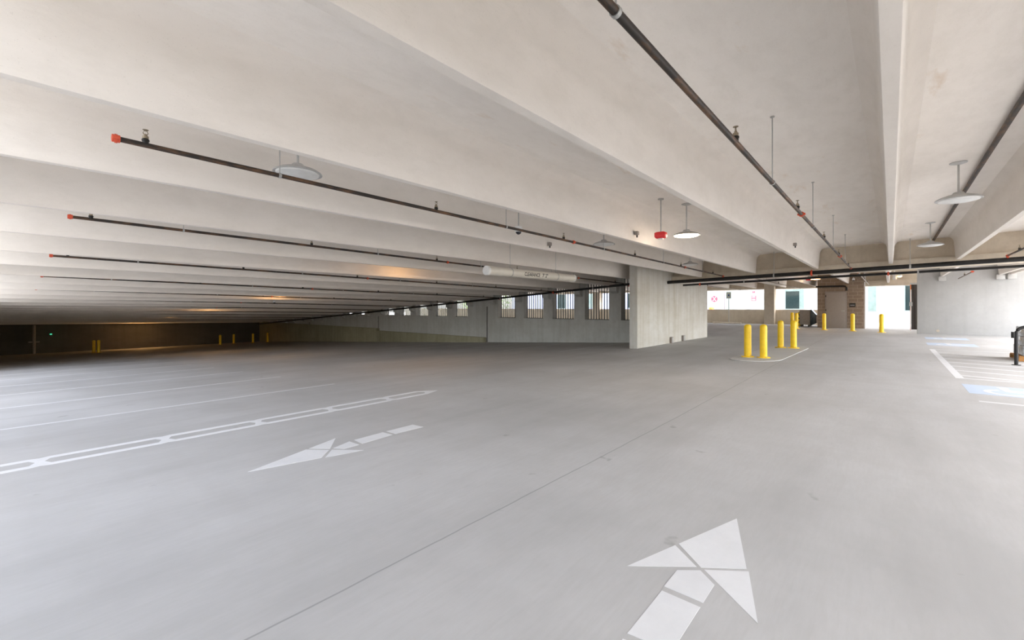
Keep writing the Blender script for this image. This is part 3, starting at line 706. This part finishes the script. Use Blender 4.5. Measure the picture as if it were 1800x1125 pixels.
win(.85, 1.9, zz-.34, zz+1.9, 'glass_green', bars=1); win(-1.8, -.82, zz-.3, zz+1.9, 'glass_dark', bars=0)
win(20.5, 22.5, zz-.1, zz+1.6); win(26.5, 28.2, zz-.1, zz+1.9, 'glass_green'); win(31, 32.2, zz-.2, zz+1.7)
d = MB().box(-.06,.02,11.47,12.15,0,zz+1.75).build('green_panel', M['alu'], t)
d = MB().box(-.06,.02,9.95,11.15,0,zz+1.55).build('door', M['sign_white'], t); MB().box(-.1,-.05,10.1,10.3,zz-.25,zz-.2).build('handle', M['black'], d)
MB().box(-.05,.0,9.02,9.08,0,zz+1.75).build('joint_strip', M['alu'], t)
def notice(y0, y1, z0, z1, nm='notice_sign'):
    s = MB().box(-.05,0,y0,y1,z0,z1).build(nm, M['sign_red'], t)
    n = 2; h = (z1-z0)
    for i in range(n): MB().box(-.06,-.045,y0+.06,y1-.06,z0+.05+i*h/n,z0+(i+1)*h/n-.05).build('sign_panel', M['sign_white'], s)
notice(9.55, 9.95, zz+.62, zz+1.08); notice(9.65, 9.85, zz+1.35, zz+1.52)
MB().box(-.05,0,9.15,9.4,zz+.82,zz+1.05).build('small_sign', M['grey_text'], t)
s = MB().lathe_x([(.30,-.05),(.30,0)], (0,13.25,zz+.82), 8).build('warning_sign', M['sign_red'], t)
b = MB()
for sg in (1,-1): b.hexa([(-.06,13.25+sg*.14-.04,zz+.62),(-.05,13.25+sg*.14-.04,zz+.62),(-.05,13.25+sg*.14+.04,zz+.62),(-.06,13.25+sg*.14+.04,zz+.62),(-.06,13.25-sg*.14-.04,zz+1.02),(-.05,13.25-sg*.14-.04,zz+1.02),(-.05,13.25-sg*.14+.04,zz+1.02),(-.06,13.25-sg*.14+.04,zz+1.02)])
b.build('cross_mark', M['sign_white'], s)
t = thing('traffic_barrel', 'orange and white striped barrel outside behind the parapet', 'barrel', (42,12.35,gz))
MB().lathe([(.30,0),(.30,.06),(.25,.08),(.22,1.15),(.15,1.2),(.02,1.22)], n=20).build('body', M['orange'], t)
for z in (.35,.72,1.02): MB().lathe([(.252-.03*z,z-.08),(.252-.03*z,z+.08)], n=20).build('white_band', M['sign_white'], t)
t = thing('yard_kerb', 'white kerb block at the foot of the white building', 'kerb', (43.5,-.9,gz))
MB().box(-.4,.4,-.9,.35,0,.16).build('kerb', M['sign_white'], t, bev=.02)
def tree(x, y, h, r, label):
    t = thing('tree', label, 'tree', (x,y,gz), 0, 'trees beyond the rear bay')
    MB().tube([(0,0,0),(.05,.02,h*.3),(0,.1,h*.62)], [.2,.15,.07], 10).build('trunk', M['bark'], t)
    b = MB(); rnd = random.Random(int(x*7+y))
    for i in range(1500):
        u = Vector((rnd.gauss(0,1),rnd.gauss(0,1),rnd.gauss(0,1))).normalized()*r*rnd.uniform(.35,1)**.6
        p = Vector((0,0,h*.62))+Vector((u.x,u.y,u.z*.9)); s = rnd.uniform(.12,.26)
        a = Vector((rnd.gauss(0,1),rnd.gauss(0,1),rnd.gauss(0,1))).normalized(); c = a.orthogonal().normalized(); e = a.cross(c)
        b.add([p-c*s*.5, p+e*s*.35, p+c*s*.5, p-e*s*.35], [(0,1,2,3)])
    b.build('foliage', M['leaf'], t)
tree(47, 44.5, 5.2, 3.2, 'leafy green tree seen through the barred openings, nearer the blue building')
tree(49, 51, 5.5, 3.4, 'leafy green tree seen through the barred openings, farther from the building')

# ------------------------------------------------------------------ daylight, camera
w = bpy.data.worlds.new('World'); sc.world = w; w.use_nodes = True
nt = w.node_tree; bg = nt.nodes['Background']
sky = nt.nodes.new('ShaderNodeTexSky'); sky.sky_type = 'NISHITA'; sky.sun_disc = False
sky.sun_elevation = math.radians(48); sky.sun_rotation = math.radians(165); sky.air_density = 1.0; sky.dust_density = 3.0; sky.ozone_density = .6
hs = nt.nodes.new('ShaderNodeHueSaturation'); hs.inputs['Saturation'].default_value = .45
nt.links.new(sky.outputs[0], hs.inputs['Color']); nt.links.new(hs.outputs[0], bg.inputs['Color'])
bg.inputs['Strength'].default_value = .75
sun = bpy.data.lights.new('sun', 'SUN'); sun.energy = 3.0; sun.angle = math.radians(1.5); sun.color = (1,.95,.88)
so = bpy.data.objects.new('sun', sun); COL.objects.link(so)
dirv = Vector((.16, .42, -1.0)).normalized()
so.rotation_euler = dirv.to_track_quat('-Z', 'Y').to_euler()

cam = bpy.data.cameras.new('camera'); co = bpy.data.objects.new('camera', cam); COL.objects.link(co)
cam.sensor_width = 36; cam.lens = 766/1800*36; cam.shift_y = -22.5/1800; cam.clip_start = .05; cam.clip_end = 400
co.location = (0,0,E); co.rotation_euler = (PI/2, 0, -math.atan2(.755, .656))
sc.camera = co
sc.view_settings.view_transform = 'Standard'; sc.view_settings.look = 'None'; sc.view_settings.gamma = 1; sc.view_settings.use_curve_mapping = False
sc.view_settings.exposure = 1.03
sc.cycles.use_denoising = True; sc.cycles.max_bounces = 14; sc.cycles.diffuse_bounces = 10; sc.cycles.sample_clamp_indirect = 8
